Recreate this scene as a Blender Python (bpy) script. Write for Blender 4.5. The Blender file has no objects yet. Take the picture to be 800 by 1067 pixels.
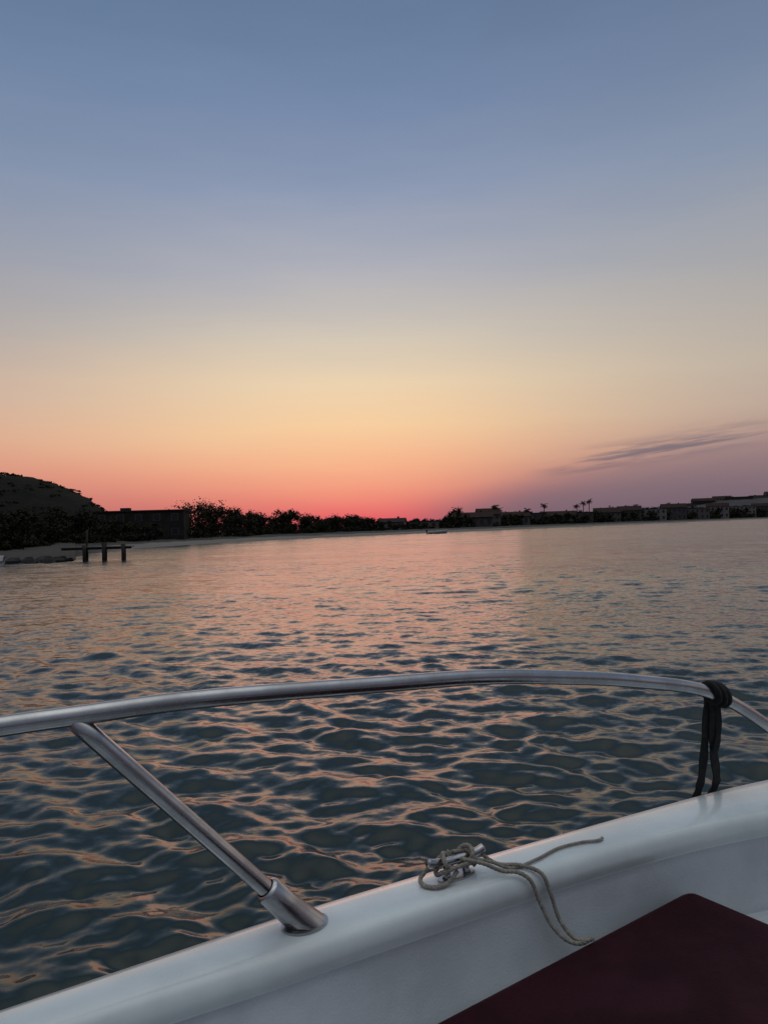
import bpy, math, random
import numpy as np
from mathutils import Matrix, Vector
random.seed(7); rng=np.random.default_rng(7)
sc=bpy.context.scene
sc.view_settings.view_transform='Standard'; sc.view_settings.look='None'; sc.view_settings.exposure=0
# ---------------------------------------------------------------- camera
cam=bpy.data.cameras.new("camera"); co=bpy.data.objects.new("camera",cam); sc.collection.objects.link(co)
cam.sensor_fit='VERTICAL'; cam.sensor_height=36; cam.lens=26; cam.clip_end=30000; cam.clip_start=.02
co.matrix_world=Matrix.Translation((0,0,1.75))@Matrix.Rotation(math.radians(91.23),4,'X')@Matrix.Rotation(math.radians(-1.72),4,'Z')
sc.camera=co

def s2l(c):
    return tuple(((v/255)/12.92 if v/255<=.04045 else ((v/255+.055)/1.055)**2.4) for v in c)
# ---------------------------------------------------------------- node helper
class NT:
    def __init__(s,nt): s.nt=nt; s.N=nt.nodes; s.L=nt.links
    def put(s,sock,v):
        if isinstance(v,bpy.types.NodeSocket): s.L.new(v,sock)
        else: sock.default_value=v
    def m(s,op,a,b=0.0,c=0.0,clamp=False):
        n=s.N.new('ShaderNodeMath'); n.operation=op; n.use_clamp=clamp
        s.put(n.inputs[0],a); s.put(n.inputs[1],b); s.put(n.inputs[2],c); return n.outputs[0]
    def v(s,op,a,b=(0,0,0)):
        n=s.N.new('ShaderNodeVectorMath'); n.operation=op
        s.put(n.inputs[0],a)
        if op=='SCALE': s.put(n.inputs[3],b)
        else: s.put(n.inputs[1],b)
        return n.outputs[0]
    def comb(s,x,y,z):
        n=s.N.new('ShaderNodeCombineXYZ'); s.put(n.inputs[0],x); s.put(n.inputs[1],y); s.put(n.inputs[2],z); return n.outputs[0]
    def sep(s,v):
        n=s.N.new('ShaderNodeSeparateXYZ'); s.put(n.inputs[0],v); return n.outputs
    def ramp(s,f,stops,interp='LINEAR'):
        n=s.N.new('ShaderNodeValToRGB'); n.color_ramp.interpolation=interp; e=n.color_ramp.elements
        while len(e)<len(stops): e.new(.5)
        for i,(p,c) in enumerate(stops):
            e[i].position=p
        for i,(p,c) in enumerate(stops):
            e[i].position=p; e[i].color=(c[0],c[1],c[2],1)
        s.put(n.inputs[0],f); return n.outputs[0]
    def mix(s,f,a,b,t='MIX'):
        n=s.N.new('ShaderNodeMix'); n.data_type='RGBA'; n.blend_type=t
        s.put(n.inputs[0],f)
        for sock,v in ((n.inputs[6],a),(n.inputs[7],b)):
            if isinstance(v,tuple) and len(v)==3: v=v+(1,)
            s.put(sock,v)
        return n.outputs[2]
    def ss(s,x,a,b):
        n=s.N.new('ShaderNodeMapRange'); n.interpolation_type='SMOOTHSTEP'; s.put(n.inputs[0],x)
        n.inputs[1].default_value=a; n.inputs[2].default_value=b; n.inputs[3].default_value=0; n.inputs[4].default_value=1
        return n.outputs[0]
    def noise(s,vec,scale,detail=2,rough=.5,out=0):
        n=s.N.new('ShaderNodeTexNoise'); s.put(n.inputs['Vector'],vec); n.inputs['Scale'].default_value=scale
        n.inputs['Detail'].default_value=detail; n.inputs['Roughness'].default_value=rough; return n.outputs[out]

# ---------------------------------------------------------------- sky
w=bpy.data.worlds.new("World"); sc.world=w; w.use_nodes=True
nt=NT(w.node_tree); nt.N.clear()
tc=nt.N.new('ShaderNodeTexCoord'); D=nt.v('NORMALIZE',tc.outputs['Generated'])
X,Y,Z=nt.sep(D)
az=nt.m('ARCTAN2',X,Y)
wn=nt.noise(nt.comb(nt.m('MULTIPLY',az,2.2),nt.m('MULTIPLY',Z,14.0),0.3),1.6,4,.55)
wz=nt.m('ADD',Z,nt.m('MULTIPLY',nt.m('SUBTRACT',wn,.5),nt.m('MINIMUM',nt.m('MULTIPLY_ADD',Z,.10,.008),.05)))
L=lambda *c:s2l(c)
ZEN=[(.62,L(98,119,150)),(.80,(.42,.46,.50)),(1.0,(1.0,1.02,1.02))]  # unseen overhead sky, raised far above the visible part to light the boat
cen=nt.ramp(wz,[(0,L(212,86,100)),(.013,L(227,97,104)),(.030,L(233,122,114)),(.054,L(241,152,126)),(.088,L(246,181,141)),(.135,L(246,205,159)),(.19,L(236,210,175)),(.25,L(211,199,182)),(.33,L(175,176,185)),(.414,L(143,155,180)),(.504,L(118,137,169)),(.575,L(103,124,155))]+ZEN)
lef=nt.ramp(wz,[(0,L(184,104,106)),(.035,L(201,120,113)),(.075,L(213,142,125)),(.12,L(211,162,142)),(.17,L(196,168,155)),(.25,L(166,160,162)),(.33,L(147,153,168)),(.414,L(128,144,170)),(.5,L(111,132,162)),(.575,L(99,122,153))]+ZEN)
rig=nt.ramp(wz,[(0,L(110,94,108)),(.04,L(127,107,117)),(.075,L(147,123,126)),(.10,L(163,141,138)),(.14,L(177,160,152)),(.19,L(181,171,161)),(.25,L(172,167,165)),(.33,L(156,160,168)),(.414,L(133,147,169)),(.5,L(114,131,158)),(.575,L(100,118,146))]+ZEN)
side=nt.mix(nt.ss(az,-.22,.22),lef,rig)
da=nt.m('ADD',az,.045)
wid=nt.m('MULTIPLY_ADD',nt.ss(Z,.005,.12),.21,.18)
q=nt.m('DIVIDE',da,wid); wc=nt.m('EXPONENT',nt.m('MULTIPLY',nt.m('MULTIPLY',q,q),-1.0))
bank=nt.m('MULTIPLY',nt.ss(az,-.01,.14),nt.m('SUBTRACT',1.0,nt.ss(nt.m('SUBTRACT',wz,nt.m('MULTIPLY_ADD',az,.16,.012)),-.02,.03)))
wc2=nt.m('MULTIPLY',wc,nt.m('SUBTRACT',1.0,nt.m('MULTIPLY',bank,.7)))
sky=nt.mix(wc2,side,cen)
cn=nt.noise(nt.comb(nt.m('MULTIPLY',az,7.0),nt.m('MULTIPLY',nt.m('SUBTRACT',Z,nt.m('MULTIPLY',az,.10)),90.0),1.0),1.0,5,.6)
zc=nt.m('DIVIDE',nt.m('SUBTRACT',Z,nt.m('MULTIPLY_ADD',az,.12,.046)),.014)
cm=nt.m('EXPONENT',nt.m('MULTIPLY',nt.m('MULTIPLY',zc,zc),-1.0))
cm=nt.m('MULTIPLY',cm,nt.m('MULTIPLY',nt.ss(az,.18,.28),nt.m('SUBTRACT',1.0,nt.ss(az,.40,.55))))
cm=nt.m('MULTIPLY',cm,nt.ss(cn,.40,.60))
sky=nt.mix(nt.m('MULTIPLY',cm,.75),sky,L(104,99,114))
back=nt.ramp(Z,[(0,(.09,.085,.11)),(.15,(.13,.125,.16)),(.4,(.18,.20,.26)),(.62,(.22,.25,.30)),(.8,(.42,.46,.50)),(1,(1.0,1.02,1.02))])  # unseen sky behind, with the same raised overhead stops
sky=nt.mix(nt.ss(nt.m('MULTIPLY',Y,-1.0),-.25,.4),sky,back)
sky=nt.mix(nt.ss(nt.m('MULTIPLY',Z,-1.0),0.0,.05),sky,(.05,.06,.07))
nis=nt.N.new('ShaderNodeTexSky'); nis.sky_type='NISHITA'; nis.sun_disc=False
nis.sun_elevation=math.radians(0.0); nis.sun_rotation=math.radians(-2.2)
add=nt.v('ADD',sky,nt.v('SCALE',nis.outputs[0],.002))
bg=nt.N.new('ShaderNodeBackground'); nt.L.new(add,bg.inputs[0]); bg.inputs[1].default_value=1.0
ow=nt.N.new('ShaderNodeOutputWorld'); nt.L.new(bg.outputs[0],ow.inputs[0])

sl=bpy.data.lights.new("sun","SUN"); so=bpy.data.objects.new("sun",sl); sc.collection.objects.link(so)
sl.energy=.07; sl.angle=math.radians(26); sl.color=(1,.44,.40)
sd=Vector((math.sin(-.045)*math.cos(.08),math.cos(.045)*math.cos(.08),math.sin(.08)))
so.rotation_euler=sd.to_track_quat('Z','Y').to_euler(); so.location=sd*50

# ---------------------------------------------------------------- materials
def mat(name,base,rough=.6,metal=0.0,var=.0,vscale=5,bump=0,bscale=40,coat=0,spec=.5,col2=None):
    m=bpy.data.materials.new(name); m.use_nodes=True; n=NT(m.node_tree)
    b=n.N['Principled BSDF']; b.inputs['Roughness'].default_value=rough; b.inputs['Metallic'].default_value=metal
    b.inputs['Specular IOR Level'].default_value=spec
    if coat: b.inputs['Coat Weight'].default_value=coat; b.inputs['Coat Roughness'].default_value=.08
    t=n.N.new('ShaderNodeTexCoord').outputs['Object']
    if var or col2:
        c2=col2 if col2 else tuple(v*(1-var) for v in base)
        f=n.ss(n.noise(t,vscale,5,.6),.35,.65)
        n.L.new(n.mix(f,base,c2),b.inputs['Base Color'])
        n.L.new(n.m('MULTIPLY_ADD',f,.12,rough-.04),b.inputs['Roughness'])
    else: b.inputs['Base Color'].default_value=base+(1,)
    if bump:
        bn=n.N.new('ShaderNodeBump'); bn.inputs['Strength'].default_value=1; bn.inputs['Distance'].default_value=bump
        n.L.new(n.noise(t,bscale,4,.6),bn.inputs['Height']); n.L.new(bn.outputs[0],b.inputs['Normal'])
    return m
gel=mat("gelcoat_white",(.70,.76,.76),.24,var=.14,vscale=7,coat=.5,bump=.0005,bscale=9)
gel_in=mat("gelcoat_liner",(.50,.54,.57),.38,var=.14,vscale=8,bump=.0006,bscale=300)
steel=mat("stainless_steel",(.46,.46,.47),.22,metal=1.0,var=.25,vscale=18,bump=.0002,bscale=60)
maroon=mat("maroon_vinyl",(.028,.002,.006),.6,var=.35,vscale=9,bump=.0012,bscale=160,spec=.12)
blackweb=mat("black_webbing",(.012,.012,.013),.85,var=.3,vscale=60,bump=.002,bscale=500)
rope_m=mat("rope_fibre",(.36,.33,.28),.9,var=.35,vscale=120,bump=.002,bscale=500)
rubber=mat("rub_rail_rubber",(.03,.03,.033),.6)

def mesh_obj(name,verts,faces,ms,parent=None,smooth=True,mi=None,loc=None,rot=None):
    me=bpy.data.meshes.new(name); me.from_pydata([tuple(v) for v in verts],[],[tuple(f) for f in faces])
    for m in (ms if isinstance(ms,(list,tuple)) else [ms]): me.materials.append(m)
    if smooth: me.polygons.foreach_set('use_smooth',[True]*len(me.polygons))
    if mi is not None: me.polygons.foreach_set('material_index',mi)
    me.update(); o=bpy.data.objects.new(name,me); sc.collection.objects.link(o)
    if parent: o.parent=parent
    if loc: o.location=loc
    if rot: o.rotation_euler=rot
    return o
def empty(name,loc=(0,0,0),rot=(0,0,0)):
    o=bpy.data.objects.new(name,None); o.empty_display_size=.1; o.location=loc; o.rotation_euler=rot; sc.collection.objects.link(o); return o
def cat(pts,n=8):
    pts=[np.array(p,float) for p in pts]; P=[2*pts[0]-pts[1]]+pts+[2*pts[-1]-pts[-2]]; out=[]
    for i in range(1,len(P)-2):
        a,b,c,d=P[i-1:i+3]
        t1=np.linalg.norm(b-a)**.5;t2=np.linalg.norm(c-b)**.5;t3=np.linalg.norm(d-c)**.5
        m1=((b-a)/t1-(c-a)/(t1+t2)+(c-b)/t2)*t2; m2=((c-b)/t2-(d-b)/(t2+t3)+(d-c)/t3)*t2
        for k in range(n):
            t=k/n; out.append((2*t**3-3*t*t+1)*b+(t**3-2*t*t+t)*m1+(-2*t**3+3*t*t)*c+(t**3-t*t)*m2)
    out.append(pts[-1]); return out
def sweep(path,prof,closed_prof=True,twist=0.0):
    path=[Vector(p) for p in path]; n=len(path); V=[];F=[]
    T=[(path[min(i+1,n-1)]-path[max(i-1,0)]).normalized() for i in range(n)]
    up=Vector((0,0,1)); 
    if abs(T[0].dot(up))>.95: up=Vector((1,0,0))
    N=(up-T[0]*up.dot(T[0])).normalized()
    k=len(prof); ang=0
    for i in range(n):
        if i: N=(N-T[i]*N.dot(T[i])).normalized(); ang+=twist*(path[i]-path[i-1]).length
        B=T[i].cross(N); c,s=math.cos(ang),math.sin(ang)
        for (a,b) in prof:
            a2=a*c-b*s; b2=a*s+b*c
            V.append(path[i]+N*a2+B*b2)
    for i in range(n-1):
        for j in range(k):
            j2=(j+1)%k; F.append((i*k+j,i*k+j2,(i+1)*k+j2,(i+1)*k+j))
    F.append(tuple(range(k))[::-1]); F.append(tuple((n-1)*k+j for j in range(k)))
    return V,F
def circ(r,n=20): return [(r*math.cos(2*math.pi*i/n),r*math.sin(2*math.pi*i/n)) for i in range(n)]
def tube(name,path,r,m,parent=None,n=20): 
    V,F=sweep(path,circ(r,n)); return mesh_obj(name,V,F,m,parent)
def boxv(x0,x1,y0,y1,z0,z1):
    return [(x0,y0,z0),(x1,y0,z0),(x1,y1,z0),(x0,y1,z0),(x0,y0,z1),(x1,y0,z1),(x1,y1,z1),(x0,y1,z1)],[(0,3,2,1),(4,5,6,7),(0,1,5,4),(1,2,6,5),(2,3,7,6),(3,0,4,7)]
class MB:
    def __init__(s): s.V=[];s.F=[];s.M=[]
    def add(s,V,F,m=0):
        o=len(s.V); s.V+= [tuple(v) for v in V]; s.F+=[tuple(i+o for i in f) for f in F]; s.M+=[m]*len(F)
    def box(s,*a,m=0): s.add(*boxv(*a),m)

# ---------------------------------------------------------------- water
spec_w=[]
for i in range(82):
    lam=0.075*(17)**(i/81)*rng.uniform(.93,1.07)          # .075 .. 1.3 m
    th=rng.normal(0,.66)+math.radians(90-12)
    k=2*math.pi/lam; sl_=.041 if lam<.5 else (.030 if lam<.9 else .022)
    spec_w.append((lam,k*math.cos(th),k*math.sin(th),sl_/k,rng.uniform(0,6.283)))
ths=np.concatenate([np.linspace(-.85,.85,560),np.linspace(.85,2*math.pi-.85,110)[1:-1]])
rs=[1.1]
while rs[-1]<40: rs.append(rs[-1]*1.0052)
while rs[-1]<12000: rs.append(rs[-1]*1.05)
rs=np.array(rs); rs[0]=.05; R,T=np.meshgrid(rs,ths,indexing='ij')
wx=R*np.sin(T); wy=R*np.cos(T)
dense=np.clip((.98-np.abs(((T+math.pi)%(2*math.pi))-math.pi))/.15,0,1)
sp=R*.0056
h=np.zeros_like(R)
for lam,kx,ky,a,ph in spec_w:
    f=np.clip((lam/sp-3.0)/4.0,0,1); f=f*f*(3-2*f)
    ph2=kx*wx+ky*wy+ph
    h+=a*f*(np.sin(ph2)+.2*np.cos(2*ph2))
patch=.82+.3*np.sin(.21*wx+.5+.8*np.sin(.13*wy))*np.sin(.33*wy+1.3*np.sin(.09*wx))+.14*np.sin(1.1*wx+.7*np.sin(.9*wy))*np.sin(1.3*wy+1)
h*=dense*patch
nr,ntk=R.shape
co_=np.stack([wx,wy,h],-1).reshape(-1,3)
I=np.arange(nr*ntk).reshape(nr,ntk)
a=I[:-1,:];b=I[1:,:]
q=np.stack([a,np.roll(a,-1,1),np.roll(b,-1,1),b],-1).reshape(-1,4)
me=bpy.data.meshes.new("water"); me.vertices.add(len(co_)); me.vertices.foreach_set('co',co_.ravel())
me.loops.add(q.size); me.loops.foreach_set('vertex_index',q.ravel().astype(np.int32))
me.polygons.add(len(q)); me.polygons.foreach_set('loop_start',np.arange(0,q.size,4,dtype=np.int32))
me.polygons.foreach_set('use_smooth',np.ones(len(q),bool))
me.update(calc_edges=True)
wo=bpy.data.objects.new("water",me); sc.collection.objects.link(wo)
if me.polygons[len(q)//2].normal.z<0: me.flip_normals()
wm=bpy.data.materials.new("sea_water"); wm.use_nodes=True; n=NT(wm.node_tree); b=n.N['Principled BSDF']
P0=n.N.new('ShaderNodeTexCoord').outputs['Object']
dist=n.N.new('ShaderNodeVectorMath'); dist.operation='LENGTH'; n.L.new(P0,dist.inputs[0]); dist=dist.outputs['Value']
far=n.ss(dist,4.0,36.0)
vfar=n.ss(dist,14.0,80.0)
pa=n.ss(n.noise(n.v('MULTIPLY',P0,(.035,.10,1)),1.0,4,.6),.38,.62)
c1=n.noise(n.v('MULTIPLY',P0,(.45,1,1)),2.6,4,.65,out=1)
c2=n.noise(n.v('MULTIPLY',P0,(.6,1,1)),11.0,4,.65,out=1)
c3=n.noise(n.v('MULTIPLY',P0,(.22,1,1)),.55,4,.7,out=1)
c4=n.noise(n.v('MULTIPLY',P0,(.14,1,1)),.12,4,.75,out=1)
def dev(c,sx,sy): return n.v('MULTIPLY',n.v('SUBTRACT',c,(.5,.5,.5)),(sx,sy,0))
amp=n.m('MULTIPLY_ADD',pa,.6,.62)
mid=n.v('SCALE',dev(c1,.42,.80),n.m('MULTIPLY',far,amp))
mid=n.v('ADD',mid,n.v('SCALE',dev(c3,.18,.85),vfar))
mid=n.v('ADD',mid,n.v('SCALE',dev(c4,.06,.60),n.ss(dist,40.0,160.0)))
sm=n.v('SCALE',dev(c2,.50,.72),n.m('MULTIPLY',amp,n.m('MULTIPLY_ADD',far,.15,.85)))
geo=n.N.new('ShaderNodeNewGeometry').outputs['Normal']
nn=n.v('NORMALIZE',n.v('ADD',geo,n.v('ADD',mid,sm)))
n.L.new(nn,b.inputs['Normal'])
b.inputs['Base Color'].default_value=(.014,.027,.026,1)
n.L.new(n.m('MULTIPLY_ADD',far,.04,.14),b.inputs['Roughness']); b.inputs['IOR'].default_value=1.333
me.materials.append(wm)

# ---------------------------------------------------------------- land
shore=[(-1500,-200),(-400,10),(-160,34),(-75,44),(-40,50),(-30,52.5),(-23.6,53.0),(-23.2,55),(-26,62),(-30,74),(-32.5,96),(-30.4,117),(-19.5,150),(10,192),(70,270),(148,380),(291,560),(455,700),(900,990),(2500,1200),(6000,1200)]
sp_=cat(shore,10); offs=[(-3,-.8),(0,-.03),(2.5,.28),(7,.62),(16,.85),(35,1.1),(80,1.35),(200,1.5),(600,1.6),(4000,1.6)]
V=[];F=[]
for i,p in enumerate(sp_):
    r=np.linalg.norm(p); d=p/r
    for (o_,z_) in offs:
        j=(rng.uniform(-1,1)*.08*abs(o_) if 0<o_<600 else 0)
        V.append((p[0]+d[0]*(o_+j),p[1]+d[1]*(o_+j),z_+(rng.uniform(-.05,.05) if o_>2 else 0)))
k=len(offs)
for i in range(len(sp_)-1):
    for j in range(k-1): F.append((i*k+j,(i+1)*k+j,(i+1)*k+j+1,i*k+j+1))
lm=bpy.data.materials.new("shore_ground"); lm.use_nodes=True; n=NT(lm.node_tree); b=n.N['Principled BSDF']; b.inputs['Roughness'].default_value=.95
P0=n.N.new('ShaderNodeTexCoord').outputs['Object']; _x,_y,zz=n.sep(P0)
f=n.ss(n.m('ADD',zz,n.m('MULTIPLY',n.m('SUBTRACT',n.noise(P0,.15,4,.6),.5),.5)),.5,.66)
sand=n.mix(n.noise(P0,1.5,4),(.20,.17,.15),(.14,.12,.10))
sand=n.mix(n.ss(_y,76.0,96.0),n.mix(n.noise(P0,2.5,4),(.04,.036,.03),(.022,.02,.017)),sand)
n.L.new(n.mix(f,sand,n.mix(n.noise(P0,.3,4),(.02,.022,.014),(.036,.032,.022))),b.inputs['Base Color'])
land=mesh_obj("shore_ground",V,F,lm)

def hill(name,xs,hs,y0,y1,y2,y3,m,nx=160,ny=40,rough=1.0,yr=None):
    X_=np.linspace(xs[0],xs[-1],nx); Y_=np.linspace(y0,y3,ny); V=[];F=[]
    k1=rng.uniform(0,6,8)
    for i,x in enumerate(X_):
        for y in Y_:
            xx=x*(y/yr) if yr else x
            u=np.clip((y-y0)/(y1-y0),0,1)*np.clip((y3-y)/(y3-y2),0,1); u=u*u*(3-2*u)
            nzz=sum(math.sin(xx*.09*1.7**q+k1[q]+math.sin(y*.07*1.6**q+k1[-q-1]))*rough/1.5**q for q in range(5))*.3
            nzz+=rng.normal(0,.18)*rough
            Hx=np.interp(x,xs,hs); V.append((xx,y,Hx*u+nzz*u*min(1,Hx/6)+(.2 if u<=0 else 0)-.5))
    for i in range(nx-1):
        for j in range(ny-1): F.append((i*ny+j,(i+1)*ny+j,(i+1)*ny+j+1,i*ny+j+1))
    return mesh_obj(name,V,F,m)
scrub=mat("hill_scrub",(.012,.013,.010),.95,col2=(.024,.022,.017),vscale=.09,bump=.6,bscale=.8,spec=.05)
hazeh=mat("far_hill_hazed_scrub",(.07,.062,.066),.95,col2=(.10,.088,.092),vscale=.03,bump=.6,bscale=.4,spec=.1)  # distance haze painted into the scrub's base colour, paler and mauve
HX=[-420,-250,-130,-95,-83,-78,-73,-68,-64.5,-62,-60,-57,-52]; HH=[34,30,21,17.8,16.6,15.6,14.2,12.2,10.4,8.2,5.6,3.0,.2]
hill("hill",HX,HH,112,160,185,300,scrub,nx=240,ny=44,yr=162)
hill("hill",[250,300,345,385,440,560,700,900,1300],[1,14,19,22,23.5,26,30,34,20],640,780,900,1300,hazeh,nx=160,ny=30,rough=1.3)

# ---------------------------------------------------------------- trees
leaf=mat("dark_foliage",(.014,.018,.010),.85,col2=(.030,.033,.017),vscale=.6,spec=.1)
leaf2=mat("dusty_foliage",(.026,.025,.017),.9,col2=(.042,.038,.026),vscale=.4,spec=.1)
bark=mat("tree_bark",(.04,.032,.025),.9,var=.4,vscale=8)
def topz(px,py,d): return 1.75+((562.0-.03*px)-py)/770.6*d
def crown(mb,cx,cy,cz,rx,rz,nl,ls,m=0):
    lob=[]
    for _ in range(max(6,int(7+rx))):
        t=rng.uniform(0,6.283); rr=rng.uniform(.05,.7)*rx; lob.append((cx+rr*math.cos(t),cy+rr*math.sin(t),cz+rng.uniform(-.55,.6)*rz,rng.uniform(.32,.6)))
    for _ in range(nl):
        l=lob[rng.integers(len(lob))]; d=rng.normal(0,1,3); d/=np.linalg.norm(d); rad=rng.uniform(.1,1.0)
        c=np.array([l[0]+d[0]*rx*l[3]*rad,l[1]+d[1]*rx*l[3]*rad,l[2]+d[2]*rz*l[3]*rad])
        a_=rng.normal(0,1,3); a_/=np.linalg.norm(a_); b_=np.cross(a_,rng.normal(0,1,3)); b_/=np.linalg.norm(b_)
        s1=ls*rng.uniform(.6,1.3)*(1.35-.55*rad); s2=s1*rng.uniform(.6,1)
        mb.add([c-a_*s1,c-b_*s2,c+a_*s1,c+b_*s2],[(0,1,2,3)],m)
def trunk(mb,x,y,z0,z1,r,m):
    ln=rng.uniform(-.12,.12)*(z1-z0); P_=[]
    for q in range(4):
        t=q/3; 
        for e in range(6):
            an=e/6*6.283; rr=r*(1-.6*t); P_.append((x+ln*t*t+rr*math.cos(an),y+rr*math.sin(an),z0+(z1-z0)*t))
    mb.add(P_,[(q*6+e,q*6+(e+1)%6,(q+1)*6+(e+1)%6,(q+1)*6+e) for q in range(3) for e in range(6)],m)
    for _ in range(3):
        an=rng.uniform(0,6.28); b0=np.array([x+ln*.5,y,z0+(z1-z0)*.6]); b1=b0+np.array([math.cos(an)*(z1-z0)*.4,math.sin(an)*(z1-z0)*.4,(z1-z0)*.45])
        o_=np.array([r*.3,0,0]); mb.add([b0-o_,b0+o_,b1+o_*.3,b1-o_*.3],[(0,1,2,3)],m)
mb=MB()
prof=[(-160,505),(-60,520),(0,534),(30,530),(60,530),(90,533),(104,534),(120,540),(150,543),(176,538),(188,526),(204,520),(218,521),(232,526),(245,529),(258,532),(270,531),(283,536),(296,531),(306,532),(320,535),(335,538),(350,536),(368,536),(385,538),(400,540),(425,541),(445,540),(462,540),(474,530),(486,534),(500,535),(520,533),(545,532),(570,533),(590,532),(620,532),(640,528),(660,528),(680,529),(700,528),(730,527),(760,527),(800,527)]
shx=[0,140,200,300,440,600,700,800]; shd=[62,112,134,174,222,310,430,610]
for row in range(3):
    px=-160
    while px<840:
        d=np.interp(px,shx,shd)*(1.02+.06*row)*rng.uniform(.98,1.03)
        if px<0: d=64-px*.12+row*3
        py=np.interp(px,[p[0] for p in prof],[p[1] for p in prof])+abs(rng.normal(0,2.0))-.8+(2-row)*1.3
        u=(px-400)/770.6; x=u*d; zt=topz(px,py,d); z0=.6
        H=max(1.5,zt-z0); rx=H*rng.uniform(.45,.68)
        big=max(.16,d*.0012)
        area=rx*H; nl=int(min(1000,max(140,area/(big*big)*2.8)))
        crown(mb,x,d,z0+H*.58,rx,H*.5,nl,big,0 if rng.random()<.65 else 1)
        crown(mb,x+rng.uniform(-1,1)*rx*.6,d-rng.uniform(0,3),z0+H*.2,rx*1.1,H*.3,int(nl*.6),big*1.1,0 if rng.random()<.5 else 1)
        if row==0: trunk(mb,x,d,z0-.3,z0+H*.6,.035*H,2)
        px+= rx*770.6/d*rng.uniform(.8,1.45)
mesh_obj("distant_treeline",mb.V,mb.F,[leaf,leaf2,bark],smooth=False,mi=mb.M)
mb=MB()
for _ in range(600):
    x0=rng.uniform(-170,-56); y=rng.uniform(128,176); x=x0*y/162
    Hh=np.interp(x0,HX,HH); u=np.clip((y-112)/48,0,1); u=u*u*(3-2*u)
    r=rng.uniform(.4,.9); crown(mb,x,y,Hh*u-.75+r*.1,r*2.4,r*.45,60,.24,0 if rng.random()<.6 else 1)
mesh_obj("hillside_shrubs",mb.V,mb.F,[leaf,leaf2],smooth=False,mi=mb.M)

def palm(px,py,d,base=1.0):
    x=(px-400)/770.6*d; zt=topz(px,py,d); e=empty("palm_tree",(x,d,base-.2)); H=zt-base-.6
    path=[(.25*math.sin(t*1.6),0,H*t) for t in np.linspace(0,1,9)]; 
    V,F=sweep(path,circ(.17,8)); mesh_obj("trunk",V,F,bark,e)
    tx=.25*math.sin(1.6); mb=MB(); nf=26
    for i in range(nf):
        an=i/nf*6.283*3+rng.uniform(-.2,.2); el=rng.uniform(-.5,1.2); Lf=rng.uniform(1.5,2.1)
        pos=np.array([tx,0,H]); dr=np.array([math.cos(an)*math.cos(el),math.sin(an)*math.cos(el),math.sin(el)]); sd_=np.array([-math.sin(an),math.cos(an),0])
        pts=[pos]; 
        for q in range(6): dr=dr+np.array([0,0,-.24]); dr/=np.linalg.norm(dr); pts.append(pts[-1]+dr*Lf/6)
        for q in range(6):
            wd=.34*math.sin(math.pi*(q+.8)/7); 
            for sg in (-1,1):
                a0=pts[q];a1=pts[q+1]; tip=(a0+a1)/2+sd_*sg*wd+np.array([0,0,-.18])+dr*.1
                mb.add([a0,a1,tip],[(0,1,2)]); mb.add([a0,(a0+a1)/2,tip-(a1-a0)*.4],[(0,1,2)])
    mesh_obj("fronds",mb.V,mb.F,leaf,e,smooth=False)
for (a_,b_,d) in [(515,525,268),(519,529,275),(566,524,300),(600,525,320),(607,522,325),(613,520,330),(477,530,250),(548,529,290),(662,525,430),(696,523,470)]: palm(a_,b_,d)

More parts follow.
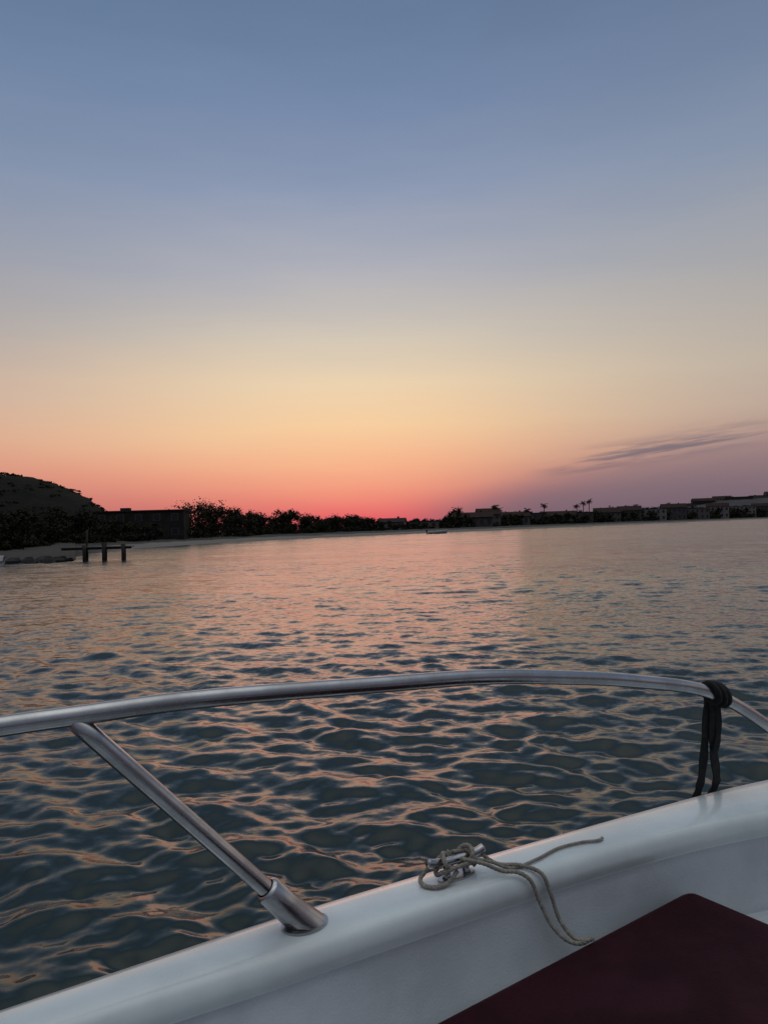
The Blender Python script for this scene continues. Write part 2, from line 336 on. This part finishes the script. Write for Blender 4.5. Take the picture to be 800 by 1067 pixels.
# ---------------------------------------------------------------- buildings
walls=[mat("wall_render_%s"%nm,c,.85,var=.3,vscale=.8,spec=.05) for nm,c in (("cream",(.14,.12,.115)),("grey",(.09,.082,.084)),("brown",(.042,.036,.032)),("pale",(.22,.20,.198)))]
rooft=mat("roof_tile",(.05,.03,.026),.85,var=.4,vscale=2,spec=.1); roofg=mat("roof_flat",(.04,.036,.036),.9,var=.3,vscale=1,spec=.1)
glass=mat("window_glass",(.015,.017,.02),.25); frame=mat("window_frame",(.07,.065,.062),.7); door=mat("door_wood",(.04,.025,.02),.6,var=.3,vscale=4)
def house(name,x,y,w_,dp,h_,wm_,gable=True,storeys=1,base=.7):
    e=empty(name,(x,y,base),(0,0,-math.atan2(x,y)*.8+rng.uniform(-.15,.15)))
    hw=w_/2; hd=dp/2; mb=MB(); mb.box(-hw,hw,-hd,hd,-.6,h_); 
    if gable:
        rh=min(hd*.55,h_*.45); mb.add([(-hw,-hd,h_),(-hw,hd,h_),(-hw,0,h_+rh*.92),(hw,-hd,h_),(hw,hd,h_),(hw,0,h_+rh*.92)],[(0,2,1),(3,4,5)])
    mesh_obj("walls",mb.V,mb.F,wm_,e,False)
    mb=MB()
    if gable:
        o_=.35
        for sg in (-1,1):
            yo=sg*(hd+o_); zo=h_-rh*o_/hd
            V=[(-hw-o_,yo,zo),(hw+o_,yo,zo),(hw+o_,0,h_+rh),(-hw-o_,0,h_+rh)]; V+=[(a,b2,c+.14) for a,b2,c in V]
            mb.add(V,[(0,1,2,3),(7,6,5,4),(0,4,5,1),(1,5,6,2),(2,6,7,3),(3,7,4,0)])
        mb.box(hw*.4,hw*.4+.6,.2,.8,h_+rh*.4,h_+rh+.6)
        mesh_obj("roof",mb.V,mb.F,rooft,e,False)
    else:
        mb.box(-hw-.2,hw+.2,-hd-.2,hd+.2,h_+.003,h_+.22); mb.box(-hw*.5,-hw*.5+1.6,-.8,.8,h_+.223,h_+.8)
        mesh_obj("roof",mb.V,mb.F,roofg,e,False)
    g=MB(); fr=MB(); sh=h_/storeys; nw=max(2,int(w_/2.6)); dn=nw//2
    for s_ in range(storeys):
        for i in range(nw):
            cx=-hw+(i+.5)*w_/nw; zb=s_*sh+sh*.35; zt=s_*sh+sh*.78
            if s_==0 and i==dn: continue
            g.box(cx-.5,cx+.5,-hd-.02,-hd+.02,zb,zt)
            for q in ((cx-.6,cx-.5,zb-.08,zt+.08),(cx+.5,cx+.6,zb-.08,zt+.08),(cx-.5,cx+.5,zt,zt+.08),(cx-.5,cx+.5,zb-.08,zb)): fr.box(q[0],q[1],-hd-.07,-hd+.03,q[2],q[3])
    mesh_obj("windows",g.V,g.F,glass,e,False); mesh_obj("window_frames",fr.V,fr.F,frame,e,False)
    dx=-hw+(dn+.5)*w_/nw; mb=MB(); mb.box(dx-.5,dx+.5,-hd-.05,-hd+.03,0,min(2.1,sh*.8)); mesh_obj("door",mb.V,mb.F,door,e,False)
    return e
house("long_waterfront_building",-42.6,131,15.0,9,5.0,walls[2],False,2,.8)
for (px,d,w_,h_,wi,gb,st) in [(408,226,8,2.5,3,1,1),(440,236,10,2.5,0,0,1),(492,258,13,3.6,1,1,1),(508,268,8,4.6,0,1,2),(534,290,12,3.8,0,1,1),(556,306,9,5.0,1,0,2),(583,325,13,4.0,3,1,1),(603,340,11,5.2,1,0,2),(632,376,13,5.4,0,1,2),(655,400,12,6.4,1,1,2),(678,425,16,7.0,3,0,2),(701,450,14,8.0,1,1,2),(722,490,18,7.6,0,0,2),(747,540,15,9.4,3,1,2),(772,590,20,9.6,3,0,3),(795,630,18,10,1,1,2),(830,690,26,9,0,0,3)]:
    house("house" if gb else "flat_roof_building",(px-400)/770.6*d,d,w_,8,h_,walls[wi],bool(gb),st,.9)
for (px,d,w_,h_,b_) in [(706,800,16,6,15),(722,800,22,6,18),(741,810,18,6,20),(758,800,26,7,20),(779,805,20,6,22),(797,800,24,7,22),(820,800,20,7,23)]:
    house("hillside_house",(px-400)/770.6*d,d-25,w_,10,h_,walls[rng.integers(0,4)],rng.random()<.5,2,b_-4)

# ---------------------------------------------------------------- jetty
wood=mat("jetty_timber",(.025,.021,.018),.85,var=.4,vscale=3)
je=empty("wooden_jetty",(0,0,0)); mb=MB()
x=-23.4
while x<-18.7:
    mb.box(x,x+.17,53.5,54.9,.93+rng.uniform(-.01,.01),.99); x+=.195
mesh_obj("deck_planks",mb.V,mb.F,wood,je,False)
mb=MB(); mb.box(-23.4,-18.75,53.56,53.68,.80,.925); mb.box(-23.4,-18.75,54.72,54.84,.80,.925); mesh_obj("beams",mb.V,mb.F,wood,je,False)
for i,xx in enumerate([-21.7,-20.3,-18.9]):
    for yy,dx_ in ((53.4,0),(55.0,.06)):
        tp=1.3 if i%2 else 1.15
        tube("pile",[(xx-dx_*8,yy,-1),(xx+.03-dx_*8,yy,.5),(xx-dx_*8,yy,tp)],.13,wood,je,10)
for (px,d,t) in [(90,57,552)]:
    xx=(px-400)/770.6*d; tube("mooring_post",[(xx,d,-1),(xx,d,1),(xx+.05,d,topz(px,t,d))],.08,wood,None,10)
mb=MB()
for i in range(220):
    x=rng.uniform(-60,-22.8); y=np.interp(x,[-75,-40,-30,-23],[44,50,52.5,53.2])+rng.uniform(-.5,1.5); r=rng.uniform(.2,.6)
    pts=[]; 
    for a_ in range(3):
        for e in range(7): 
            an=e/7*6.283; rr=r*(1,.85,.4)[a_]*rng.uniform(.8,1.15); pts.append((x+rr*math.cos(an),y+rr*math.sin(an),(-.1,.35*r,.8*r)[a_]))
    mb.add(pts,[(q*7+e,q*7+(e+1)%7,(q+1)*7+(e+1)%7,(q+1)*7+e) for q in range(2) for e in range(7)]+[tuple(range(14,21))])
mesh_obj("shore_rocks",mb.V,mb.F,mat("rock",(.04,.036,.033),.9,var=.5,vscale=2),smooth=False)

# ---------------------------------------------------------------- small boats
bw=mat("boat_paint_white",(.4,.4,.4),.4,var=.2,vscale=1); bd=mat("boat_paint_navy",(.03,.035,.05),.4)
def motorboat(x,y,rot,Lb=4.6):
    e=empty("motorboat",(x,y,0),(0,0,rot)); st=np.linspace(0,1,14); V=[];F=[]
    for t in st:
        wv=.95*(1-max(0,(t-.45)/.55)**2.2)+.015; sh=.62+.28*t*t; xx=(t-.5)*Lb
        sec=[(0,-.25+.35*t**4),(wv*.55,-.15+.3*t**3),(wv*.86,.08+.15*t*t),(wv,sh),(wv*.92,sh+.03),(wv*.84,sh-.02),(wv*.78,.3),(0,.27)]
        full=[(xx+.25*t*z,-a,z) for a,z in sec[::-1]]+[(xx+.25*t*z,a,z) for a,z in sec[1:-1]]
        V+=full
    k=14
    for i in range(len(st)-1):
        for j in range(k): F.append((i*k+j,i*k+(j+1)%k,(i+1)*k+(j+1)%k,(i+1)*k+j))
    F.append(tuple(range(k))); mesh_obj("hull",V,F,bw,e)
    mb=MB(); mb.box(-.3,.35,-.35,.35,.28,1.05); mb.box(-1.6,-1.0,-.7,.7,.28,.62); mesh_obj("console_and_seat",mb.V,mb.F,bw,e,False)
    mesh_obj("windscreen",[(.35,-.45,1.0),(.35,.45,1.0),(.1,.38,1.4),(.1,-.38,1.4)],[(0,1,2,3)],glass,e,False)
    mb=MB(); mb.box(-Lb/2-.35,-Lb/2-.02,-.18,.18,.45,1.05); mb.box(-Lb/2-.22,-Lb/2-.1,-.06,.06,-.4,.45); mesh_obj("outboard_motor",mb.V,mb.F,bd,e,False)
    for sg in (-1,1): tube("frame_leg",[(-.2,.4*sg,1.05),(-.25,.42*sg,1.7)],.03,steel,e,8)
    mb=MB(); mb.box(-.8,.4,-.5,.5,1.7,1.76); mesh_obj("canopy",mb.V,mb.F,bd,e,False)
motorboat(12.5,176,.25,4.8); motorboat(-27.6,50.0,2.5,4.2)

# ---------------------------------------------------------------- foreground boat
boat=empty("white_motorboat",(.32,.33,0),(0,0,math.radians(35)))
pairs=[((-2.7,.92),(-2.6,.82)),((-1.6,.93),(-1.6,.832)),((-.9,.93),(-.9,.832)),((-.32,.918),(-.28,.820)),((.05,.900),(-.01,.790)),((.35,.864),(.20,.770)),((.60,.836),(.50,.737)),((.95,.783),(.76,.688)),((1.11,.752),(.92,.641)),((1.5,.655),(1.3,.52)),((1.85,.52),(1.62,.38)),((2.12,.35),(1.84,.23)),((2.27,.18),(1.95,.11)),((2.32,0),(1.98,0))]
pl=[(a[0],a[1],b[0],b[1]) for a,b in pairs]; pl=pl+[(p[0],-p[1],p[2],-p[3]) for p in pl[-2::-1]]
cp=cat(pl,10)
V=[];F=[];MI=[]
for c in cp:
    o_=np.array(c[:2]); i_=np.array(c[2:4]); 
    wdt=np.linalg.norm(i_-o_); n_=(i_-o_)/wdt; s=i_[0]
    off=np.interp(s,[-.3,.1,.42,.72,1.2],[.10,.085,.055,.028,.03])
    P_=lambda t,z:(o_[0]+n_[0]*t,o_[1]+n_[1]*t,z)
    bow=np.interp(o_[0],[0,2.3],[0,1])
    sec=[(.40,-.30,0),(.22,-.02,0),(.10+.1*bow,.30,0),(.03,.85,0),(.004,1.095,0),
         (-.014,1.102,1),(-.020,1.125,1),(-.014,1.148,1),(.002,1.153,1),
         (.002,1.172,0),(.006,1.186,0),(.015,1.196,0),(.028,1.2005,0),(wdt*.35,1.2035,0),(wdt*.65,1.2035,0),(wdt-.020,1.2020,0),(wdt-.009,1.1985,0),(wdt-.001,1.191,0),(wdt+.003,1.180,0),(wdt+.003,1.172,0),(wdt-.001,1.164,0),(wdt-.002,1.160,2),
         (wdt+.002,1.148,2),(wdt+off*.15+.003,1.125,2),(wdt+off*.4,1.098,2),(wdt+off*.72,1.074,2),(wdt+off,1.058,2),(wdt+off+.012,1.04,2),(wdt+off+.02,.90,2),(wdt+off+.05,.62,2),(wdt+off+.10,.60,2)]
    for t,z,_ in sec: V.append(P_(t,z))
k=len(sec)
for i in range(len(cp)-1):
    for j in range(k-1): F.append((i*k+j,(i+1)*k+j,(i+1)*k+j+1,i*k+j+1)); MI.append(sec[j+1][2] if sec[j][2]==sec[j+1][2] else 0)
mesh_obj("hull",V,F,[gel,rubber,gel_in],boat,True,MI)
def sheet(name,z,s0,s1,inset,m,pts=30):
    V=[];F=[]; xs=np.linspace(s0,s1,pts)
    iw=np.array([[c[2],c[3]] for c in cp if c[3]>=0])
    for x in xs:
        ww=np.interp(x,iw[:,0],iw[:,1])-inset; V+= [(x,-ww,z),(x,-ww/3,z+.003),(x,ww/3,z+.003),(x,ww,z)]
    for i in range(pts-1):
        for j in range(3): F.append((i*4+j,(i+1)*4+j,(i+1)*4+j+1,i*4+j+1))
    return mesh_obj(name,V,F,m,boat)
sheet("cockpit_sole",.615,-2.6,.72,.14,gel_in); sheet("bow_deck_well",1.045,.10,1.95,.02,gel_in,60)
mb=MB(); mb.box(-2.68,-2.6,-.9,.9,-.2,1.19); mesh_obj("transom",mb.V,mb.F,gel,boat,False)
mb=MB(); mb.box(-.02,.10,-.72,.72,.62,1.040); o=mesh_obj("seat_base",mb.V,mb.F,gel_in,boat,False)
import bmesh
def cushion(name,x0,x1,y0,y1,z0,z1,r,m):
    bm=bmesh.new(); bmesh.ops.create_cube(bm,size=1)
    for v in bm.verts: v.co=Vector(((x0+x1)/2+v.co.x*(x1-x0),(y0+y1)/2+v.co.y*(y1-y0),(z0+z1)/2+v.co.z*(z1-z0)))
    vert=[e for e in bm.edges if abs(e.verts[0].co.z-e.verts[1].co.z)>.01]
    bmesh.ops.bevel(bm,geom=vert,offset=.018,segments=4,affect='EDGES',profile=.5)
    hor=[e for e in bm.edges if abs(e.verts[0].co.z-e.verts[1].co.z)<1e-5 and len(e.link_faces)==2 and any(abs(f.normal.z)>.9 for f in e.link_faces) and any(abs(f.normal.z)<.1 for f in e.link_faces)]
    bmesh.ops.bevel(bm,geom=hor,offset=r,segments=5,affect='EDGES',profile=.5)
    me=bpy.data.meshes.new(name); bm.to_mesh(me); bm.free(); me.materials.append(m); me.polygons.foreach_set('use_smooth',[True]*len(me.polygons))
    ob=bpy.data.objects.new(name,me); sc.collection.objects.link(ob); ob.parent=boat; return ob
cushion("bow_cushion",.02,.705,-.68,.68,1.052,1.112,.012,maroon)
def rr_path(x0,x1,y0,y1,z,r):
    P_=[]
    for cx,cy,a0 in ((x1-r,y1-r,0),(x0+r,y1-r,90),(x0+r,y0+r,180),(x1-r,y0+r,270)):
        for q in range(6): a_=math.radians(a0+q*18); P_.append((cx+r*math.cos(a_),cy+r*math.sin(a_),z))
    return P_+[P_[0]]
tube("cushion_piping",rr_path(.022,.703,-.678,.678,1.104,.018),.0035,maroon,boat,8)
rail=[(-1.9,.86,1.205),(-1.86,.865,1.36),(-1.7,.872,1.49),(-1.4,.878,1.53),(-.9,.880,1.535),(-.3275,.875,1.534),(-.251,.868,1.534),(-.106,.858,1.5325),(.178,.825,1.517),(.3515,.805,1.506),(.508,.785,1.487),(.684,.762,1.459),(.882,.735,1.412),(1.041,.71,1.324),(1.12,.695,1.262),(1.17,.688,1.203)]
rl=empty("bow_rail"); rl.parent=boat
for sg in (1,-1):
    tube("top_tube",cat([(a,b*sg,c) for a,b,c in rail],10),.0122,steel,rl,28)
    A=Vector((-.252,.869*sg,1.533)); B=Vector((.044,.836*sg,1.202)); dv=(B-A).normalized()
    tube("stanchion",[A+dv*.006+(B-A)*t*.97 for t in np.linspace(0,1,12)],.0116,steel,rl,28)
    ft=[B-dv*.088,B-dv*.086,B-dv*.083,B-dv*.05,B-dv*.02,B+dv*.008]; rad=[.0132,.0168,.0182,.0190,.0205,.0235]
    V=[];F=[];X1=dv.cross(Vector((0,1,0))).normalized();X2=dv.cross(X1)
    for p,r in zip(ft,rad):
        for e in range(28): an=e/28*6.283; q_=p+X1*r*math.cos(an)+X2*r*math.sin(an); q_.z=max(q_.z,1.203); V.append(q_)
    for i in range(5):
        for e in range(28): F.append((i*28+e,i*28+(e+1)%28,(i+1)*28+(e+1)%28,(i+1)*28+e))
    mesh_obj("socket_foot",V,F,steel,rl)
    V,F=sweep([(0,0,0),(0,0,.0015),(0,0,.004)],circ(1,32)); V=[Vector((.040+v.y*.034,.836*sg+v.x*.026,1.2025+v.z)) for v in V]
    mesh_obj("base_flange",V,F,steel,rl,False)
    V,F=sweep([B-dv*.06+Vector((0,.016*sg,0)),B-dv*.06+Vector((0,.026*sg,0))],circ(.004,10)); mesh_obj("set_screw",V,F,steel,rl)
cl=empty("mooring_cleat"); cl.parent=boat
cs,cw=.295,.812; ca=math.radians(-6)
def lc(a,b,z): return (cs+a*math.cos(ca)-b*math.sin(ca),cw+a*math.sin(ca)+b*math.cos(ca),z)
V,F=sweep(cat([lc(-.052,0,1.237),lc(-.04,0,1.2335),lc(-.015,0,1.231),lc(.015,0,1.231),lc(.04,0,1.2335),lc(.052,0,1.237)],6),circ(.0065,14)); mesh_obj("horns",V,F,steel,cl)
for a in (-.016,.016): tube("leg",[lc(a*1.3,0,1.2035),lc(a*1.1,0,1.212),lc(a,0,1.232)],.006,steel,cl,14)
V,F=sweep([(0,0,0),(0,0,.003)],circ(1,28)); V=[Vector(lc(v.x*.034,v.y*.014,1.2035+v.z)) for v in V]; mesh_obj("base_plate",V,F,steel,cl,False)
rp=empty("mooring_rope"); rp.parent=boat
def rope(name,pts,r=.0036,n=10):
    prof=[]
    for i in range(18):
        a_=i/18*6.283; rr=r*(1+.09*math.cos(3*a_)); prof.append((rr*math.cos(a_),rr*math.sin(a_)))
    V,F=sweep(cat(pts,n),prof,twist=300); return mesh_obj(name,V,F,rope_m,rp)
wraps=[]
for t in np.linspace(0,3,26):
    a_=t*6.283; rr=.012+.001*t; wraps.append(lc(.026*math.sin(a_*.5+.4)+.004*math.cos(a_),rr*math.cos(a_)*1.1,1.229+.010*math.sin(a_)+.003*t))
rope("cleat_turns",wraps,n=5)
wr=[]
for t in np.linspace(0,1,22):
    a_=t*6.283*1.5; wr.append(lc(.036*math.cos(a_),.020*math.sin(a_),1.212+.012*abs(math.sin(a_*1.0))+.010*t))
rope("figure_eight",wr,n=5)
rope("loose_tail",[lc(.02,-.01,1.232),lc(.05,-.02,1.222),(.375,.775,1.2070),(.43,.772,1.2065),(.49,.778,1.2065),(.54,.768,1.2065),(.565,.757,1.2062),(.578,.759,1.2062)],.0025,18)
rope("strand",[lc(.0,-.012,1.236),lc(.03,-.03,1.228),(.35,.768,1.2125),(.372,.757,1.208),(.386,.745,1.197),(.396,.736,1.165),(.408,.722,1.128),(.420,.702,1.110),(.432,.688,1.108),(.438,.676,1.1165)],.0032,16)
rope("strand",[lc(.0,.012,1.238),lc(.04,.005,1.232),(.36,.790,1.213),(.392,.770,1.2085),(.412,.745,1.199),(.420,.735,1.17),(.426,.722,1.13),(.434,.704,1.11),(.440,.690,1.109),(.446,.674,1.1165)],.0032,16)
rope("bight",[lc(-.045,.01,1.224),lc(-.060,.010,1.211),lc(-.062,-.004,1.2075),lc(-.05,-.018,1.2075),lc(-.03,-.020,1.209),lc(-.01,-.018,1.222)],.0034)
fs=empty("fender_strap"); fs.parent=boat
kp=Vector((.900,.733,1.407)); kd=Vector((.21,-.028,-.06)).normalized()
for j,(o1,r1) in enumerate(((-.018,.0160),(-.004,.0178),(.010,.0165))):
    c=kp+kd*o1; X1=kd.cross(Vector((0,0,1))).normalized(); X2=kd.cross(X1); pts=[c+kd*(.010*math.sin(a_))+X1*r1*math.cos(a_)+X2*r1*math.sin(a_) for a_ in np.linspace(0,6.5,26)]
    V,F=sweep(pts,[(-.0035,-.0065),(.0035,-.0065),(.0045,0),(.0035,.0065),(-.0035,.0065),(-.0045,0)]); mesh_obj("rail_wrap",V,F,blackweb,fs)
def strap(name,pts,wd):
    V,F=[],[]; P_=cat(pts,8); 
    for i,p in enumerate(P_):
        p=Vector(p); t=Vector((.97,-.24,0)); nrm=Vector((.24,.97,0)); wv=wd*(1+.12*math.sin(i*.7))
        for a_,b_ in ((-.5,-1),(.5,-1),(.5,1),(-.5,1)): V.append(p+t*wv*a_+nrm*.0016*b_)
    for i in range(len(P_)-1):
        for j in range(4): F.append((i*4+j,i*4+(j+1)%4,(i+1)*4+(j+1)%4,(i+1)*4+j))
    mesh_obj(name,V,F,blackweb,fs,False)
strap("strap",[(.897,.750,1.412),(.900,.755,1.38),(.908,.768,1.31),(.920,.785,1.235),(.926,.796,1.204),(.929,.806,1.18),(.930,.815,1.10),(.930,.82,.9)],.018)
strap("strap",[(.905,.748,1.40),(.912,.752,1.36),(.926,.762,1.29),(.950,.772,1.23),(.965,.784,1.2045),(.968,.797,1.18),(.968,.81,1.10),(.966,.815,.9)],.018)
strap("strap_tail",[(.912,.742,1.395),(.925,.748,1.36),(.928,.752,1.32),(.922,.756,1.285)],.014)
V,F=[],[]; 
for i,t in enumerate(np.linspace(0,1,20)):
    r=.085*(max(0,math.sin(math.pi*min(max(t*1.02,0.03),.97)))**.35)
    for e in range(20): an=e/20*6.283; V.append((.95+r*math.cos(an),.885+r*math.sin(an),.92-.55*t))
for i in range(19):
    for e in range(20): F.append((i*20+e,i*20+(e+1)%20,(i+1)*20+(e+1)%20,(i+1)*20+e))
mesh_obj("fender_body",V,F,mat("fender_vinyl",(.05,.05,.07),.4),fs)
